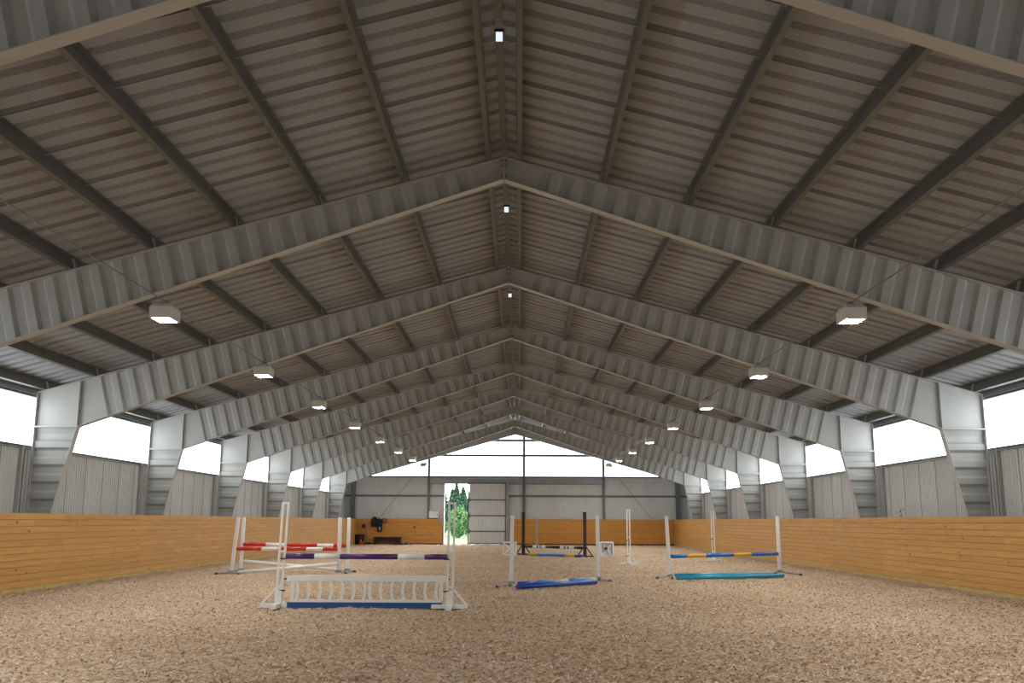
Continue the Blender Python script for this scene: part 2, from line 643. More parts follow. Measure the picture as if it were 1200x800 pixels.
# ------------------------------------------------------------------ side walls
NRB = 8
SW = 1.12
ph = SW / NRB
sprof = []
for k in range(NRB):
    y = k * ph
    sprof += [(y, 0.0), (y + .055, 0.0), (y + .07, .022), (y + .125, .022)]
sprof += [(SW - .012, 0.0), (SW - .012, -.010), (SW + .012, -.010)]


def cladding(s, z0, z1):
    k = len(sprof)
    v = [(s * (XW + q[1]), q[0], z0) for q in sprof] + [(s * (XW + q[1]), q[0], z1) for q in sprof]
    return MB().add(v, [(i, i + 1, k + i + 1, k + i) for i in range(k - 1)]).mesh('cladding_sheet', M['galv_sheet'])


ZS, ZH = 3.34, 4.53
wn_ = 0
bays = [YB, 1.0] + FR + [YF - 3 * SW]
for s, side in ((-1, 'left'), (1, 'right')):
    wall = empty(f'wall_{side}', (s * XW, 0, 0))
    tag(wall, f'ribbed grey metal cladding of the {side} side wall', kind='structure')
    me = cladding(s, -0.2, ZS)
    y = YB
    while y < YF - .1:
        link('cladding_sheet', me, wall, (-s * XW, y, 0))
        y += SW
    # eave closure above the windows
    MB().box(min(s * (XW - .02), s * (XW + .12)), max(s * (XW - .02), s * (XW + .12)), YB, YF, ZH + .09, ZH + .16).build('eave_rail', M['rail_steel'], wall, (-s * XW, 0, 0))
    MB().box(min(s * (XW + .02), s * (XW + .1)), max(s * (XW + .02), s * (XW + .1)), YB, YF, ZH + .175, roof_z(XW) + .0).build('eave_flashing', M['rail_steel'], wall, (-s * XW, 0, 0))
    for i, fy in enumerate(FR[1:]):
        MB().box(min(s * (XW - .07), s * (XW - .0)), max(s * (XW - .07), s * (XW - .0)), fy - .42, fy - .34, 0, ZS).build('wall_stud', M['galv'], wall, (-s * XW, 0, 0))
        MB().box(min(s * (XW - .05), s * (XW - .0)), max(s * (XW - .05), s * (XW - .0)), fy - .3, fy - .25, 0, ZS).build('wall_stud', M['dark_steel'], wall, (-s * XW, 0, 0))
    me = cladding(s, ZS - .02, ZH + .12)
    for k in range(3):
        link('cladding_sheet', me, wall, (-s * XW, YF - (k + 1) * SW, 0))
    for i in range(len(bays) - 1):
        wn_ += 1
        ya, yb = bays[i], bays[i + 1]
        w = empty(f'window_{wn_}', (s * XW, ya, ZS))
        tag(w, f'white translucent daylight strip in bay {i} of the {side} wall', kind='structure')
        ln_ = yb - ya
        xa, xb = sorted((-s * .06, s * .08))
        MB().box(xa, xb, 0, ln_, -.045, .0).build('sill', M['dark_steel'], w)
        MB().box(xa, xb, 0, ln_, -.085, -.055).build('sill_flashing', M['rail_steel'], w)
        MB().box(xa, xb, 0, ln_, ZH - ZS, ZH - ZS + .06).build('head', M['dark_steel'], w)
        np_ = 3
        for k in range(np_):
            xa2, xb2 = sorted((s * .03, s * .045))
            MB().box(xa2, xb2, ln_ * k / np_ + .008, ln_ * (k + 1) / np_ - .008, 0, ZH - ZS).build('pane', M['pane'], w)
            if k:
                MB().box(min(s * .028, s * .05), max(s * .028, s * .05), ln_ * k / np_ - .008, ln_ * k / np_ + .008, 0, ZH - ZS).build('glazing_bar', M['white'], w)

# ------------------------------------------------------------------ kickboards
NPL = 11
ZB0 = 0.075
HPL = (HK - ZB0) / NPL


def plank_mesh(length, axis, face):
    """bevelled board; runs along axis (0=x,1=y) from 0; visible face towards face sign"""
    h = HPL - .003
    e = .007
    t = .04
    pr = [(0, e), (e, 0), (t, 0), (t, h), (e, h), (0, h - e)]     # (depth, z)
    k = len(pr)
    v = []
    for q in (0, length):
        for d_, z_ in pr:
            v.append((-face * -d_, q, z_) if axis == 1 else (q, -face * -d_, z_))
    f = [(i, (i + 1) % k, k + (i + 1) % k, k + i) for i in range(k)] + [tuple(range(k)), tuple(range(2 * k - 1, k - 1, -1))]
    return MB().add(v, f).mesh('plank', M['wood_y'] if axis == 1 else M['wood_x'])


YK0, YK1 = 14.0, 66.27
for s, side in ((-1, 'left'), (1, 'right')):
    kb = empty(f'baseboard_{side}', (s * XK, 0, 0))
    tag(kb, f'tall pine kickboard wall along the {side} long side', kind='structure')
    a, b_ = sorted((s * .042, s * .08))
    MB().box(a, b_, YB, YK1 + .05, 0, HK - .02).build('backing', M['wood_y'], kb)
    a, b_ = sorted((0, s * .04))
    MB().box(a, b_, YB, YK0, 0, HK).build('near_boarding', M['wood_y'], kb)
    a, b_ = sorted((-s * .012, s * .045))
    MB().box(a, b_, YB, YK1, -.05, ZB0 - .002).build('ground_board', M['wood_sill'], kb)
    Lp = 4.8
    full = plank_mesh(Lp - .003, 1, s)
    for r in range(NPL):
        y = YK0
        first = True
        while y < YK1 - .01:
            L_ = Lp
            if first and r % 2:
                L_ = Lp * (.3 + .1 * (r % 5))
            first = False
            L_ = min(L_, YK1 - y)
            me = full if abs(L_ - Lp) < 1e-6 else plank_mesh(L_ - .003, 1, s)
            link('plank', me, kb, (0, y, ZB0 + r * HPL))
            y += L_

kf = empty('baseboard_far', (0, 66.27, 0))
tag(kf, 'orange pine kickboards along the far end wall beside the door', kind='structure')
for xa, xb in ((-XK - .05, -4.95), (-0.42, XK + .05)):
    MB().box(xa, xb, .042, .09, 0, HK - .02).build('backing', M['wood_x'], kf)
    MB().box(xa, xb, -.012, .045, -.05, ZB0 - .002).build('ground_board', M['bench_brown'], kf)
    cuts = [xa, -6.78, xb] if xa < -5 else [xa, 1.36, 1.56, xb]
    for r in range(NPL):
        for ca_, cb_ in zip(cuts[:-1], cuts[1:]):
            if abs(ca_ - 1.36) < 1e-6:
                continue
            n_ = max(1, round((cb_ - ca_) / 4.2))
            for k in range(n_):
                L_ = (cb_ - ca_) / n_
                if r == NPL - 1 and cb_ == -4.95:
                    L_ -= .35
                elif r == NPL - 2 and cb_ == -4.95:
                    L_ -= .18
                link('plank', plank_mesh(L_ - .004, 0, 1), kf, (ca_ + k * (cb_ - ca_) / n_, 0, ZB0 + r * HPL))
MB().box(1.36, 1.56, -.03, .04, 0, HK + .0).build('gate_post', M['post_pink'], kf)
MB().box(-6.84, -6.76, -.03, .0, 0, HK).build('gate_post', M['wood_x'], kf)
MB().bar((-6.6, -.02, 1.5), (-5.1, -.02, .25), .03, .1).build('gate_brace', M['wood_x'], kf)
MB().bar((-6.75, -.02, .72), (-5.0, -.02, .72), .03, .06).build('gate_rail', M['post_pink'], kf)
MB().box(-6.92, -6.8, -.05, -.03, 1.1, 1.2).build('gate_latch', M['bolt'], kf)

# ------------------------------------------------------------------ far wall
wf = empty('wall_far', (0, YF, 0))
tag(wf, 'ribbed grey metal end wall below the bright gable', kind='structure')
ZG = 4.56
DX0, DX1, DZ = -4.86, -1.0, 4.06


def far_sheet(width, z0, z1):
    n_ = max(1, round(width / .125))
    p_ = width / n_
    pr = []
    for k in range(n_):
        x = k * p_
        pr += [(x, 0.), (x + .45 * p_, 0.), (x + .55 * p_, .025), (x + .9 * p_, .025)]
    pr += [(width - .006, 0.), (width - .006, -.010), (width + .012, -.010)]
    k = len(pr)
    v = [(q[0], q[1], z0) for q in pr] + [(q[0], q[1], z1) for q in pr]
    return MB().add(v, [(i, i + 1, k + i + 1, k + i) for i in range(k - 1)]).mesh('cladding_sheet', M['galv_sheet'])


def sheets_between(xa, xb, z0, z1):
    n_ = max(1, round((xb - xa) / 1.12))
    w_ = (xb - xa) / n_
    me = far_sheet(w_, z0, z1)
    for k in range(n_):
        link('cladding_sheet', me, wf, (xa + k * w_, 0, 0))


sheets_between(-12.0, DX0, -.2, ZG)
sheets_between(DX1, 12.0, -.2, ZG)
sheets_between(DX0, DX1, DZ + .25, ZG)
MB().box(-11.9, 11.9, -.14, -.0, ZG - .06, ZG + .05).build('gable_sill', M['dark_steel'], wf)
MB().box(-11.9, -4.95, -.10, -.0, 3.2, 3.32).build('girt', M['dark_steel'], wf)
MB().box(-.5, 11.9, -.10, -.0, 3.2, 3.32).build('girt', M['dark_steel'], wf)
MB().box(-6.0, 6.1, -.13, -.0, 4.10, 4.42).build('door_track', M['rail_steel'], wf)
MB().box(-6.0, 6.1, -.16, -.02, 4.06, 4.10).build('door_track_lip', M['dark_steel'], wf)
for x, zt in ((-5.95, roof_z(5.95) - .15), (.59, ZR - .3), (6.06, roof_z(6.06) - .15)):
    MB().box(x - .08, x + .08, -.2, -.02, 0, zt).build('wall_post', M['dark_steel'], wf)
for s in (-1, 1):
    MB().box(min(s * 11.0, s * 11.25), max(s * 11.0, s * 11.25), -.3, -.02, 0, 4.9).build('corner_post', M['dark_steel'], wf)
    MB().tube((s * 7.1, -.12, 4.5), (s * 9.3, -.12, 1.75), .015, 6).build('bracing_rod', M['dark_steel'], wf)
    MB().bar((0, -.25, ZR - .33), (s * 11.7, -.25, ZR - .33 - .287 * 11.7), .18, .5).build('gable_beam', M['galv'], wf)
    MB().bar((0, -.3, ZR - .62), (s * 11.7, -.3, ZR - .62 - .287 * 11.7), .22, .02).build('gable_beam_flange', M['galv'], wf)
for x0, x1, z in ((-6.3, 6.2, 6.02), (-2.9, 2.9, 7.06)):
    MB().box(x0, x1, -.14, -.02, z - .075, z + .075).build('gable_rail', M['dark_steel'], wf)
MB().prism([(-.5, ZR - .75), (0, ZR - .6), (.5, ZR - .75), (.5, ZR - .2), (0, ZR - .06), (-.5, ZR - .2)], -.33, -.15).build('gable_apex_plate', M['galv'], wf)
# gable glazing
wn_ += 1
gw = empty(f'window_{wn_}', (0, YF, ZG))
tag(gw, 'bright translucent gable glazing above the end wall', kind='structure')
vx = [-11.9, -5.95, .59, 6.06, 11.9]
hz = [ZG, 6.02, 7.06, 8.2]
for i in range(4):
    for j in range(3):
        xa, xb, za, zb = vx[i] + .01, vx[i + 1] - .01, hz[j] + .01, hz[j + 1] - .01
        poly = []
        cand = sorted({xa, xb} | ({0.0} if xa < 0 < xb else set()) |
                      {sg * (ZR - .02 - zz) / SL for sg in (-1, 1) for zz in (za, zb) if xa < sg * (ZR - .02 - zz) / SL < xb})
        topp = [(x, min(zb, roof_z(x) - .02)) for x in cand]
        topp = [p for p in topp if p[1] > za - 1e-4]
        if len(topp) < 2:
            continue
        poly = [(topp[0][0], za)] + ([] if abs(topp[0][1] - za) < 1e-3 else [topp[0]]) + topp[1:-1] + \
               ([] if abs(topp[-1][1] - za) < 1e-3 else [topp[-1]]) + [(topp[-1][0], za)]
        if len(poly) < 3:
            continue
        MB().prism([(p[0], p[1] - ZG) for p in poly], 0.0, .015).build('pane', M['pane'], gw)

# sliding door leaf and frame
dr = empty('door_1', (DX0 + 1.66, YF - .2, 0))
tag(dr, 'grey ribbed metal sliding door pushed half open', kind='structure')
wdt = 2.56
cuts = [.0, .88, 1.93, 2.99, 4.12]
for za, zb in zip(cuts[:-1], cuts[1:]):
    n_ = 20
    p_ = (wdt - .1) / n_
    pr = []
    for k in range(n_):
        x = .05 + k * p_
        pr += [(x, 0.), (x + .45 * p_, 0.), (x + .55 * p_, .02), (x + .9 * p_, .02)]
    k = len(pr)
    v = [(q[0], q[1], za + .02) for q in pr] + [(q[0], q[1], zb - .02) for q in pr]
    MB().add(v, [(i, i + 1, k + i + 1, k + i) for i in range(k - 1)]).build('door_panel', M['galv_sheet'], dr)
for z in cuts:
    MB().box(0, wdt, -.04, .03, max(0.02, z - .035), max(.09, z + .035)).build('door_rail', M['dark_steel'], dr)
MB().box(-.05, .03, -.04, .04, 0.02, 4.12).build('door_stile', M['dark_steel'], dr)
MB().box(wdt - .04, wdt + .02, -.04, .04, 0.02, 4.12).build('door_stile', M['dark_steel'], dr)
for z in cuts[1:4]:
    for sg in (-1, 1):
        MB().prism([(.02, z), (.17, z), (.02, z + sg * .2)] if sg > 0 else [(.02, z), (.02, z - .2), (.17, z)], -.03, -.01).build('corner_gusset', M['dark_steel'], dr)
MB().box(wdt + .04, wdt + .2, -.1, .1, 0, 4.3).build('door_post', M['rail_steel'], dr)
MB().box(-1.70, -1.64, -.08, .3, 0, 4.1).build('door_jamb', M['white'], dr)
MB().box(-1.70, .05, -.02, .3, -.05, .02).build('threshold', M['post_pink'], dr)
MB().prism([(-1.72, 1.75), (-2.1, 1.75), (-1.72, 1.2)], -.14, -.12).build('guard_plate', M['rail_steel'], dr)
MB().prism([(wdt + .2, 1.72), (wdt - .05, 1.2), (wdt + .2, 1.2)], -.14, -.12).build('guard_plate', M['rail_steel'], dr)

# back wall behind the camera
wb = MB().box(-12, 12, YB - .1, YB, -.2, ZG)
wb_o = wb.build('wall_back', M['galv_sheet'])
tag(wb_o, 'grey metal end wall behind the camera', kind='structure')
gb = MB().prism([(-11.9, ZG), (11.9, ZG), (11.9, roof_z(11.9)), (0, ZR), (-11.9, roof_z(11.9))], YB - .03, YB - .01).build('gable_panel', M['galv_sheet'], wb_o)

# ------------------------------------------------------------------ lamps on cables
LX = {-1: -5.76, 1: 5.90}
LY = [3.1, 9.5] + [15.9 + 6.4 * k for k in range(8)]
LZT = 5.22
lamp_me = {}


def make_lamp():
    root = empty('high_bay_lamp')
    mb = MB()
    wx, wy, h = .18, .24, .23
    rings = [(0, 1.0), (h * .75, 1.0), (h, .8)]
    v = [(sx * wx * q, sy * wy * q, z) for z, q in rings for sx, sy in ((-1, -1), (1, -1), (1, 1), (-1, 1))]
    f = []
    for a in (0, 4):
        f += [(a + i, a + (i + 1) % 4, a + 4 + (i + 1) % 4, a + 4 + i) for i in range(4)]
    f.append((8, 9, 10, 11))
    mb.add(v, f)
    mb.build('housing', M['lamp_body'], root)
    mb = MB()
    for x0, x1, y0, y1 in ((-wx, -.15, -wy, wy), (.15, wx, -wy, wy), (-.15, .15, -wy, -.2), (-.15, .15, .2, wy)):
        mb.box(x0, x1, y0, y1, -.02, .0)
    mb.build('rim', M['lamp_body'], root)
    MB().add([(-.15, -.2, -.006), (.15, -.2, -.006), (.15, .2, -.006), (-.15, .2, -.006)], [(0, 3, 2, 1)]).build('diffuser', M['diffuser'], root)
    mb = MB()
    mb.tube((-.1, 0, h), (0, 0, h + .1), .012, 6)
    mb.tube((.1, 0, h), (0, 0, h + .1), .012, 6)
    mb.build('hook', M['cable'], root)
    return root


NTH = ['overhead behind the camera', 'just above the picture', 'nearest in view', 'second in view', 'third in view', 'fourth in view', 'fifth in view',
       'sixth in view', 'seventh in view', 'farthest, before the gable']
l0 = None
for s, side in ((-1, 'left'), (1, 'right')):
    for i, y in enumerate(LY):
        if l0 is None:
            l0 = make_lamp()
            o = l0
        else:
            o = copy_tree(l0)
        o.location = (LX[s], y, LZT - .3)
        tag(o, f'lit box lamp on the {side} cable, {NTH[i]}', 'lamp', f'lamps hanging on the {side} cable')
    mb = MB()
    pts = [(LX[s], YB, LZT + .04)] + [(LX[s], y, LZT) for y in LY] + [(LX[s], YF - .3, LZT + .04)]
    for p, q in zip(pts[:-1], pts[1:]):
        mb.tube(p, q, .012, 5, cap=False)
    o = mb.build('lamp_cable', M['cable'])
    tag(o, f'thin steel cable strung lengthwise with the {side} row of lamps', 'cable')

o = empty('round_fixture', (5.05, FR[0] - .16, 6.72))
tag(o, 'round grey fixture on the nearest frame at the top right picture corner', 'fixture')
MB().tube((0, .1, 0), (0, -.04, 0), .17, 20).build('rim', M['galv'], o)
MB().tube((0, -.04, 0), (0, -.05, 0), .14, 20).build('face', M['brown'], o)

# ------------------------------------------------------------------ jumps


def pole(name, a, b_, r, segs, mats, label, group=None, cat='pole'):
    """striped pole: thing with one part per painted band"""
    a, b_ = Vector(a), Vector(b_)
    o = empty(name, (a + b_) / 2)
    tag(o, label, cat, group)
    c = (a + b_) / 2
    for (t0, t1), mm_ in zip(zip(segs[:-1], segs[1:]), mats):
        p = MB().tube(a.lerp(b_, t0) - c, a.lerp(b_, t1) - c, r, 14).build('painted_band', M[mm_], o)
        smooth_sides(p)
    return o


def smooth_sides(o):
    for p in o.data.polygons:
        if len(p.vertices) == 4:
            p.use_smooth = True


def wing_standard(loc, H, out, label, group, lean=0.0, mt='white'):
    """slim double-rail upright on a braced cross foot; out = outward direction sign in x"""
    o = empty('jump_standard', loc)
    tag(o, label, 'jump stand', group)
    for x in (-.05, .05):
        MB().bar((x, 0, .03), (x + lean, 0, H), .036, .05, upv=(0, 1, 0)).build('upright', M[mt], o)
    for z in (.38, 1.0, H - .02):
        MB().box(-.05 + lean * z / H, .05 + lean * z / H, -.02, .02, z - .018, z + .018).build('spacer', M[mt], o)
    MB().box(-.33, .33, -.035, .035, 0, .07).build('foot', M[mt], o)
    MB().box(-.05, .05, -.38, .38, 0, .075).build('foot', M[mt], o)
    MB().bar((out * .06, 0, .34), (out * .31, 0, .06), .035, .05, upv=(0, 1, 0)).build('brace', M[mt], o)
    MB().box(-.06, .06, -.045, .045, 0.05, .3).build('base_block', M[mt], o)
    for z in (.33, .9):
        MB().box(-out * .065 - .05, -out * .065 + .05, -.04, .0, z - .04, z - .015).build('pole_cup', M['bolt'], o)
    return o


# --- front jump
G1 = 'front jump with the white gate'
JY = 18.05
wing_standard((-4.12, JY, 0), 1.90, -1, 'tall slim white stand at the left end of the front gate jump', G1, lean=.06)
wing_standard((-.98, JY - .1, 0), 1.90, 1, 'tall slim white stand at the right end of the front gate jump', G1, lean=.02)
pole('jump_pole', (-4.0, JY - .06, .915), (-1.03, JY - .14, .915), .05, [0, .178, .337, .695, .86, 1.0], ['purple', 'white', 'purple', 'white', 'purple'],
     'purple and white striped pole resting above the white gate')
g = empty('gate_panel', (-2.5, JY - .05, 0))
tag(g, 'white slatted gate panel with curved bars hanging under the purple pole', 'jump gate')
MB().box(-1.47, 1.46, -.02, .02, .475, .575).build('top_plank', M['white'], g)
MB().box(-1.40, 1.36, -.02, .02, .095, .145).build('bottom_rail', M['white'], g)
px_ = [197, 222, 283, 345, 405, 467, 528, 588, 620, 680, 740, 802, 862, 922, 982, 1007]
for i, p in enumerate(px_):
    u = 300 + p / 4.615
    x = (u - 335) / (526 - 335) * 2.96 - 1.48
    mb = MB()
    w_ = .025 if i not in (0, 15) else .034
    bow = 0 if i in (0, 15) else (.03 if i <= 7 else -.03)
    K = 8
    v = []
    for k in range(K + 1):
        t = k / K
        z = .14 + t * .34
        xx = x + bow * (math.sin(math.pi * t) - .5)
        v += [(xx - w_, -.012, z), (xx + w_, -.012, z), (xx + w_, .012, z), (xx - w_, .012, z)]
    f = []
    for k in range(K):
        for q in range(4):
            f.append((4 * k + q, 4 * k + (q + 1) % 4, 4 * k + 4 + (q + 1) % 4, 4 * k + 4 + q))
    f += [(3, 2, 1, 0), tuple(4 * K + q for q in range(4))]
    mb.add(v, f).build('slat', M['white'], g)
for x in (-1.49, 1.49):
    MB().box(x - .025, x + .025, -.01, .02, .50, .525).build('hanger', M['bolt'], g)
o = MB().box(-1.44, 1.38, -.03, .03, 0.0, .1).build('ground_plank', M['blue_plank'], loc=(-2.5, JY - .06, 0))
tag(o, 'blue plank lying on the sand under the white gate', 'plank')


def slim_stand(loc, H, label, group, foot_dirs, lean=(0, 0), capmat='black', w=.095, mt='white_plastic'):
    """plastic post with tubular splayed feet"""
    o = empty('jump_standard', loc)
    tag(o, label, 'jump stand', group)
    p = MB()
    top = Vector((lean[0], lean[1], H))
    p.bar((0, 0, .05), top, w, .07, upv=(0, 1, 0))
    p.build('post', M[mt], o)
    gr = MB()
    gr.bar((0, -.042, .12), (top.x, top.y - .042, H - .05), .03, .012, upv=(0, 1, 0))
    gr.build('cup_track', M['white'], o)
    MB().box(-.08, .08, -.07, .07, .03, .11).build('socket', M['foot_steel'], o)
    for dx, dy in foot_dirs:
        e = Vector((dx, dy, .03))
        MB().tube((0, 0, .06), e, .022, 8).build('foot', M['foot_steel'], o)
        d_ = (e - Vector((0, 0, .06))).normalized()
        MB().tube(e, e + d_ * .10, .027, 8).build('foot_cap', M[capmat], o)
    return o


# --- red oxer on the left
G2 = 'red and white oxer with crossed poles'
slim_stand((-8.2, 28.9, 0), 1.66, 'front left white post of the red and white oxer, leaning', G2, [(-.36, -.1), (.3, -.3), (.05, .35)], lean=(.13, 0))
slim_stand((-8.27, 30.1, 0), 1.66, 'rear left white post of the red and white oxer', G2, [(-.3, .1), (.1, -.36), (.1, .3)], lean=(.02, 0))
slim_stand((-5.13, 29.4, 0), 1.66, 'front right white post of the red and white oxer', G2, [(.2, -.1), (.1, .3)], w=.11)
slim_stand((-5.02, 30.3, 0), 1.66, 'rear right white post of the red and white oxer', G2, [(.15, .1), (.1, .3)], w=.10)
pole('jump_pole', (-8.05, 28.78, .74), (-5.16, 29.30, .72), .055, [0, .245, .41, .685, .85, 1], ['red', 'white', 'red', 'white', 'red'],
     'front red and white pole of the left oxer')
pole('jump_pole', (-8.2, 30.02, .84), (-5.08, 30.22, .80), .055, [0, .22, .41, .72, .88, 1], ['red', 'white', 'red', 'white', 'red'],
     'rear red and white pole of the left oxer')
pole('jump_pole', (-7.95, 28.72, .06), (-5.15, 29.25, .30), .05, [0, 1], ['white'], 'white cross pole rising to the right in the left oxer')
pole('jump_pole', (-8.15, 30.0, .33), (-5.1, 30.2, .06), .05, [0, 1], ['white'], 'white cross pole sloping down to the right in the left oxer')

# --- middle jump, poles on the ground
G3 = 'middle jump with its poles on the ground'
slim_stand((.08, 24.3, 0), 1.70, 'left white post of the middle jump with ground poles', G3, [(-.3, -.72), (.12, -.75)], lean=(.03, 0))
slim_stand((2.40, 26.45, 0), 1.72, 'right white post of the middle jump with ground poles', G3, [(.25, -.45), (-.1, -.35)])
pole('ground_pole', (.24, 22.95, .06), (2.22, 24.9, .06), .055, [0, 1], ['deep_blue'], 'deep blue pole lying in front of the middle jump')
pole('ground_pole', (.27, 24.05, .06), (2.30, 26.1, .06), .055, [0, .22, .42, .62, .86, 1], ['deep_blue', 'light_blue', 'pole_grey', 'light_blue', 'pole_grey'],
     'blue and grey banded pole lying behind the deep blue one')

# --- right jump
G4 = 'right jump with the blue and yellow pole'
slim_stand((4.54, 27.85, 0), 1.72, 'left white post of the blue and yellow jump', G4, [(-.36, -.3), (.0, -.35)], lean=(-.06, 0))
slim_stand((8.37, 30.6, 0), 1.74, 'right white post of the blue and yellow jump', G4, [(.3, -1.1), (-.2, -.3)])
pole('jump_pole', (4.6, 27.8, .60), (8.3, 30.5, .60), .055, [0, .125, .295, .555, .725, 1], ['blue', 'yellow', 'blue', 'yellow', 'blue'],
     'blue and yellow banded pole of the right jump')
pole('ground_pole', (4.58, 26.9, .06), (7.82, 28.15, .06), .055, [0, 1], ['turquoise'], 'front turquoise pole on the ground under the right jump')
pole('ground_pole', (4.74, 28.1, .06), (7.76, 29.0, .06), .055, [0, 1], ['turquoise'], 'rear turquoise pole on the ground under the right jump')

# --- brown jump further back


def brown_stand(loc, label):
    o = empty('jump_standard', loc)
    tag(o, label, 'jump stand', 'brown jump at the back')
    MB().box(-.075, .075, -.04, .04, 0, 1.86).build('post', M['brown'], o)
    MB().box(-.08, .08, -.045, .045, 1.86, 1.98).build('cap', M['black'], o)
    for sg in (-1, 1):
        MB().bar((sg * .06, 0, .44), (sg * .34, -.05, .04), .05, .06, upv=(0, 1, 0)).build('brace', M['brown'], o)
        MB().bar((0, sg * .04, .44), (.0, sg * .34, .04), .06, .05, upv=(1, 0, 0)).build('brace', M['brown'], o)
    MB().box(-.4, .4, -.04, .04, 0, .07).build('foot', M['brown'], o)
    MB().box(-.04, .04, -.4, .4, 0, .07).build('foot', M['brown'], o)
    return o


brown_stand((.47, 46.2, 0), 'left dark brown stand of the back jump')
brown_stand((3.2, 43.6, 0), 'right dark brown stand of the back jump')
pole('jump_pole', (.55, 46.1, .40), (3.1, 43.7, .40), .06, [0, .15, .225, .25, .28, .30, .325, .38, .63, .70, .725, .755, .78, .81, .87, 1],
     ['black', 'white', 'black', 'white', 'black', 'white', 'white', 'black', 'white', 'black', 'white', 'black', 'white', 'white', 'black'],
     'black and white striped pole between the dark brown stands')
pole('ground_pole', (.72, 45.6, .06), (3.05, 43.3, .06), .06, [0, .17, .70, .88, 1], ['yellow', 'light_blue', 'yellow', 'deep_blue'],
     'yellow and blue pole lying under the black and white one')

# --- single stands
wing_standard((4.37, 36.6, 0), 2.0, 1, 'single white stand left alone near the far end wall', 'spare white stands')
wing_standard((8.22, 40.1, 0), 2.0, 1, 'single white stand left alone beside the right kickboards', 'spare white stands')

# --- cavaletti blocks


def block(loc, w_, h_, label, rz=0):
    o = empty('cavaletti_block', loc, rz)
    tag(o, label, 'jump block', 'white cavaletti blocks')
    t = .05
    for z in (0, h_ - t):
        MB().box(-w_ / 2, w_ / 2, -.2, .2, z, z + t).build('rail', M['white'], o)
    for x in (-w_ / 2, w_ / 2 - t):
        MB().box(x, x + t, -.2, .2, t, h_ - t).build('side', M['white'], o)
    MB().bar((-w_ / 2 + t, 0, t), (w_ / 2 - t, 0, h_ - t), .3, .05).build('cross_bar', M['white'], o)
    MB().bar((-w_ / 2 + t, 0, h_ - t), (w_ / 2 - t, 0, t), .3, .05).build('cross_bar', M['white'], o)
    return o


block((-.16, 45.6, 0), .66, .62, 'small white cavaletti block beside the left brown stand')
bk = block((4.22, 44.2, 0), .6, .66, 'small white cavaletti block with a black disc right of the brown stand')
MB().tube((-.05, -.2, .38), (-.05, -.22, .38), .06, 12).build('disc', M['black'], bk)
MB().box(-.25, .25, -.005, .005, .05, .61).build('panel', M['white'], bk)

# ------------------------------------------------------------------ things along the far wall
o = empty('hanging_jacket', (-9.25, 66.2, .74))
tag(o, 'black jackets hanging on the far kickboards above the bench', 'jacket')


def cloth(name, ctr, outline, th, m_, par):
    mb = MB()
    k = len(outline)
    cxm = sum(p[0] for p in outline) / k
    czm = sum(p[1] for p in outline) / k
    v = [(ctr[0] + p[0], ctr[1] + .0, ctr[1] * 0 + p[1]) for p in outline]
    v += [(ctr[0] + cxm + (p[0] - cxm) * .75, ctr[1] - th, czm + (p[1] - czm) * .8) for p in outline]
    f = [(i, (i + 1) % k, k + (i + 1) % k, k + i) for i in range(k)] + [tuple(range(k, 2 * k)), tuple(range(k - 1, -1, -1))]
    mb.add(v, f).build(name, m_, par)


cloth('jacket_body', (0, 0), [(-.42, 1.08), (-.3, 1.12), (-.18, 1.06), (-.1, .92), (-.14, .4), (-.48, .46), (-.5, .92)], .13, M['fabric'], o)
cloth('sleeve', (0, -.03), [(-.5, 1.0), (-.42, 1.04), (-.4, .75), (-.42, .42), (-.54, .42), (-.58, .72)], .12, M['fabric'], o)
cloth('second_jacket', (0, -.02), [(-.12, .95), (.0, 1.0), (.14, .94), (.22, .8), (.2, .12), (-.1, .06), (-.16, .7)], .15, M['fabric'], o)
cloth('lining', (0, -.12), [(.0, .42), (.12, .44), (.13, .16), (.02, .14)], .06, M['pole_grey'], o)
cloth('tan_scarf', (0, -.04), [(.2, .98), (.42, 1.0), (.55, .88), (.5, .7), (.38, .62), (.26, .74)], .1, M['tan'], o)
o = empty('low_bench', (-8.62, 65.9, 0))
tag(o, 'low dark bench with brown front panel at the foot of the far wall', 'bench')
MB().box(-.9, .9, -.2, .2, .40, .49).build('seat', M['black'], o)
MB().box(-.9, -.76, -.2, .2, 0, .40).build('leg', M['black'], o)
MB().box(.76, .9, -.2, .2, 0, .40).build('leg', M['black'], o)
MB().box(-.76, .76, .05, .1, .02, .40).build('panel', M['bench_brown'], o)
o = empty('wooden_block', (-7.35, 66.0, 0))
tag(o, 'small pale wooden trestle on the sand right of the dark bench', 'trestle')
for x in (-.22, .14):
    MB().bar((x, 0, 0), (x + .08, 0, .22), .06, .06).build('leg', M['post_pink'], o)
MB().box(-.3, .3, -.06, .06, .2, .25).build('beam', M['post_pink'], o)
o = empty('black_tub', (-10.5, 65.8, 0))
tag(o, 'black muck tub in the far left corner', 'tub')
MB().tube((0, 0, 0), (0, 0, .62), .27, 16, r2=.34).build('tub_body', M['black'], o)
mb = MB()
mb.tube((0, 0, .60), (0, 0, .65), .36, 16)
mb.build('rim', M['fabric'], o)
o = empty('red_can', (-10.3, 65.35, 0))
tag(o, 'small red can with pale lid in front of the black tub', 'can')
MB().tube((0, 0, 0), (0, 0, .2), .16, 12).build('can_body', M['red'], o)
MB().tube((-.03, 0, .2), (-.03, 0, .32), .05, 10).build('spout', M['yellow'], o)
o = empty('broom', (-9.95, 66.1, 0))
tag(o, 'long pale broom leaning on the far kickboards by the tub', 'broom')
MB().tube((0, -.2, .1), (-.1, .08, 1.5), .02, 8).build('handle', M['post_pink'], o)
MB().box(-.18, .18, -.26, -.16, 0, .14).build('head', M['fabric'], o)
o = empty('control_box', (-10.3, 66.20, 1.1))
tag(o, 'small dark control box mounted on the far kickboards near the corner', 'box')
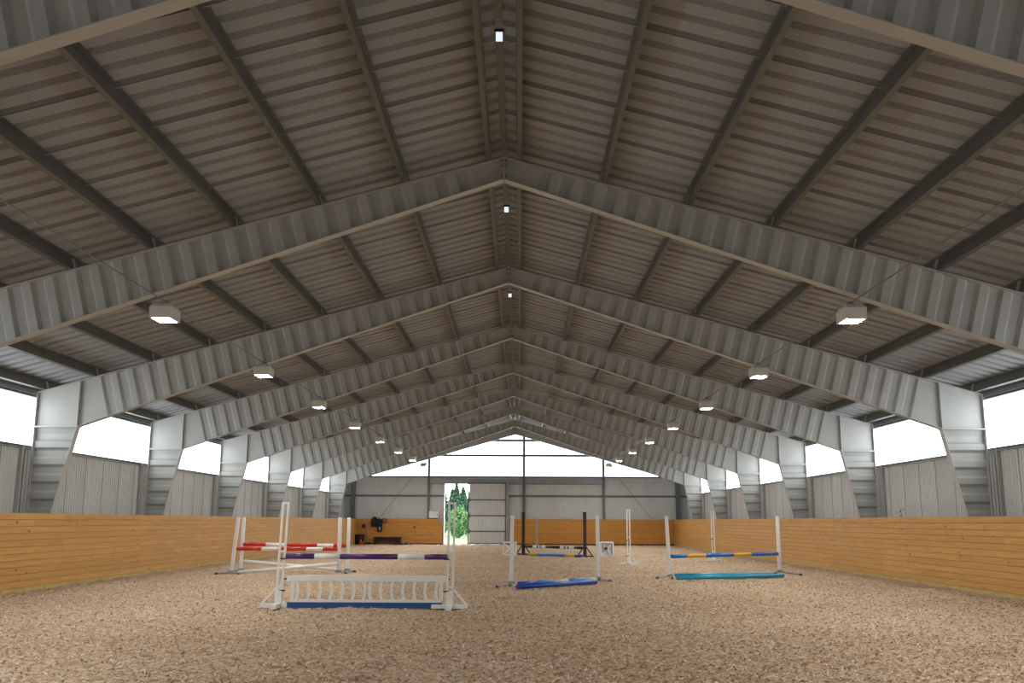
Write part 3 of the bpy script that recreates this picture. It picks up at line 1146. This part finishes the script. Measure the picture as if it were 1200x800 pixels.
MB().box(-.1, .1, -.06, .05, 0, .24).build('case', M['bench_brown'], o)
MB().box(-.07, .07, -.075, -.06, .03, .21).build('cover', M['black'], o)
o = empty('switch_cabinet', (-5.56, 66.42, 1.76))
tag(o, 'white switch cabinet above the boards left of the open door', 'cabinet')
MB().box(-.33, .33, -.1, .1, 0, .45).build('case', M['white'], o)
MB().box(-.3, .3, -.115, -.1, .03, .42).build('door', M['white_plastic'], o)
MB().box(.22, .25, -.13, -.115, .18, .28).build('handle', M['black'], o)
# weed growing up behind the right kickboards
o = empty('weed', (11.2, 27.9, 0))
tag(o, 'small green weed peeking over the right kickboards', 'plant')
mb = MB()
for k in range(40):
    z = .3 + 1.65 * random.random()
    a = random.random() * 6.28
    r_ = .02 + .07 * random.random()
    c = Vector((r_ * math.cos(a), r_ * math.sin(a), z))
    e1 = Vector((random.uniform(-1, 1), random.uniform(-1, 1), random.uniform(-.3, 1))).normalized() * .05
    e2 = e1.cross(Vector((random.random(), random.random(), random.random()))).normalized() * .025
    mb.add([c - e1, c + e2, c + e1, c - e2], [(0, 1, 2, 3)])
mb.build('leaves', M['bush'], o)
MB().tube((0, 0, 0), (0, 0, 1.95), .006, 5).build('stem', M['bush'], o)

# ------------------------------------------------------------------ trees beyond the door


def leaf_cloud(pts, size, seed):
    r_ = np.random.default_rng(seed)
    n_ = len(pts)
    a = r_.normal(size=(n_, 3))
    a /= np.linalg.norm(a, axis=1)[:, None]
    b2 = np.cross(a, r_.normal(size=(n_, 3)))
    b2 /= np.linalg.norm(b2, axis=1)[:, None]
    sz = size * (.6 + .8 * r_.random(n_))[:, None]
    q = np.stack([pts - a * sz, pts + b2 * sz * .5, pts + a * sz, pts - b2 * sz * .5], 1).reshape(-1, 3)
    me_ = bpy.data.meshes.new('foliage')
    me_.from_pydata(q.tolist(), [], [(4 * i, 4 * i + 1, 4 * i + 2, 4 * i + 3) for i in range(n_)])
    return me_


SP = [(-27 + 1.55 * k + random.uniform(-.4, .4), (226, 240, 232)[k % 3], (9.0, 10.2, 9.6, 10.6, 9.3)[k % 5] + random.uniform(-.3, .3)) for k in range(15)]
NUM = ['second', 'third', 'fourth', 'fifth', 'sixth', 'seventh']
SPL = ['leftmost'] + [q + ' from left' for q in NUM] + ['middle one'] + [q + ' from right' for q in NUM[::-1]] + ['rightmost']
for i, (x, y, h) in enumerate(SP):
    o = empty('spruce_tree', (x, y, -.25))
    tag(o, f'dark green spruce behind the bushes outside the door, {SPL[i]}', 'tree', 'spruces outside the door')
    MB().tube((0, 0, 0), (0, 0, h), .18, 7, r2=.02).build('trunk', M['bark'], o)
    r_ = np.random.default_rng(100 + i)
    n_ = 3200
    t = r_.random(n_) ** .8
    ring = np.floor(t * 13) / 13
    rad = (1 - t) ** .8 * h * .34 * (0.55 + .45 * (1 - (t - ring) * 13)) * np.sqrt(r_.random(n_))
    th = r_.random(n_) * 6.283
    P_ = np.stack([rad * np.cos(th), rad * np.sin(th), .3 + t * (h - .2) - .12 * rad], 1)
    me = leaf_cloud(P_, .36, 200 + i)
    me.materials.append(M['spruce'])
    link('foliage', me, o)
BS = [(-12.5, 128, 2.6), (-10.4, 122, 3.2), (-8.9, 112, 2.2), (-7.6, 124, 3.5), (-6.5, 106, 1.9), (-5.6, 120, 3.0), (-3.6, 116, 2.7), (-1.5, 124, 3.1)]
BSL = ['farthest left', 'second from left', 'low third', 'tallest', 'lowest and nearest', 'mid-right', 'second from right', 'rightmost']
for i, (x, y, h) in enumerate(BS):
    o = empty('leafy_bush', (x, y, -.25))
    tag(o, f'light green leafy bush on the meadow outside the door, {BSL[i]}', 'bush', 'bushes outside the door')
    for k in range(3):
        MB().tube((0, 0, 0), (.25 * math.cos(k * 2.1), .25 * math.sin(k * 2.1), h * .7), .035, 6, r2=.012).build('stem', M['bark'], o)
    r_ = np.random.default_rng(300 + i)
    n_ = 2200
    d = r_.normal(size=(n_, 3))
    d /= np.linalg.norm(d, axis=1)[:, None]
    rr = (.55 + .45 * r_.random(n_))[:, None]
    lump = 1 + .22 * np.sin(d[:, :1] * 5 + i) * np.cos(d[:, 2:] * 4 + 2 * i)
    P_ = d * rr * lump * np.array([h * .42, h * .42, h * .5]) + np.array([0, 0, h * .5 + .1])
    P_[:, 2] = np.maximum(P_[:, 2], .05)
    me = leaf_cloud(P_, .16, 400 + i)
    me.materials.append(M['bush'])
    link('foliage', me, o)
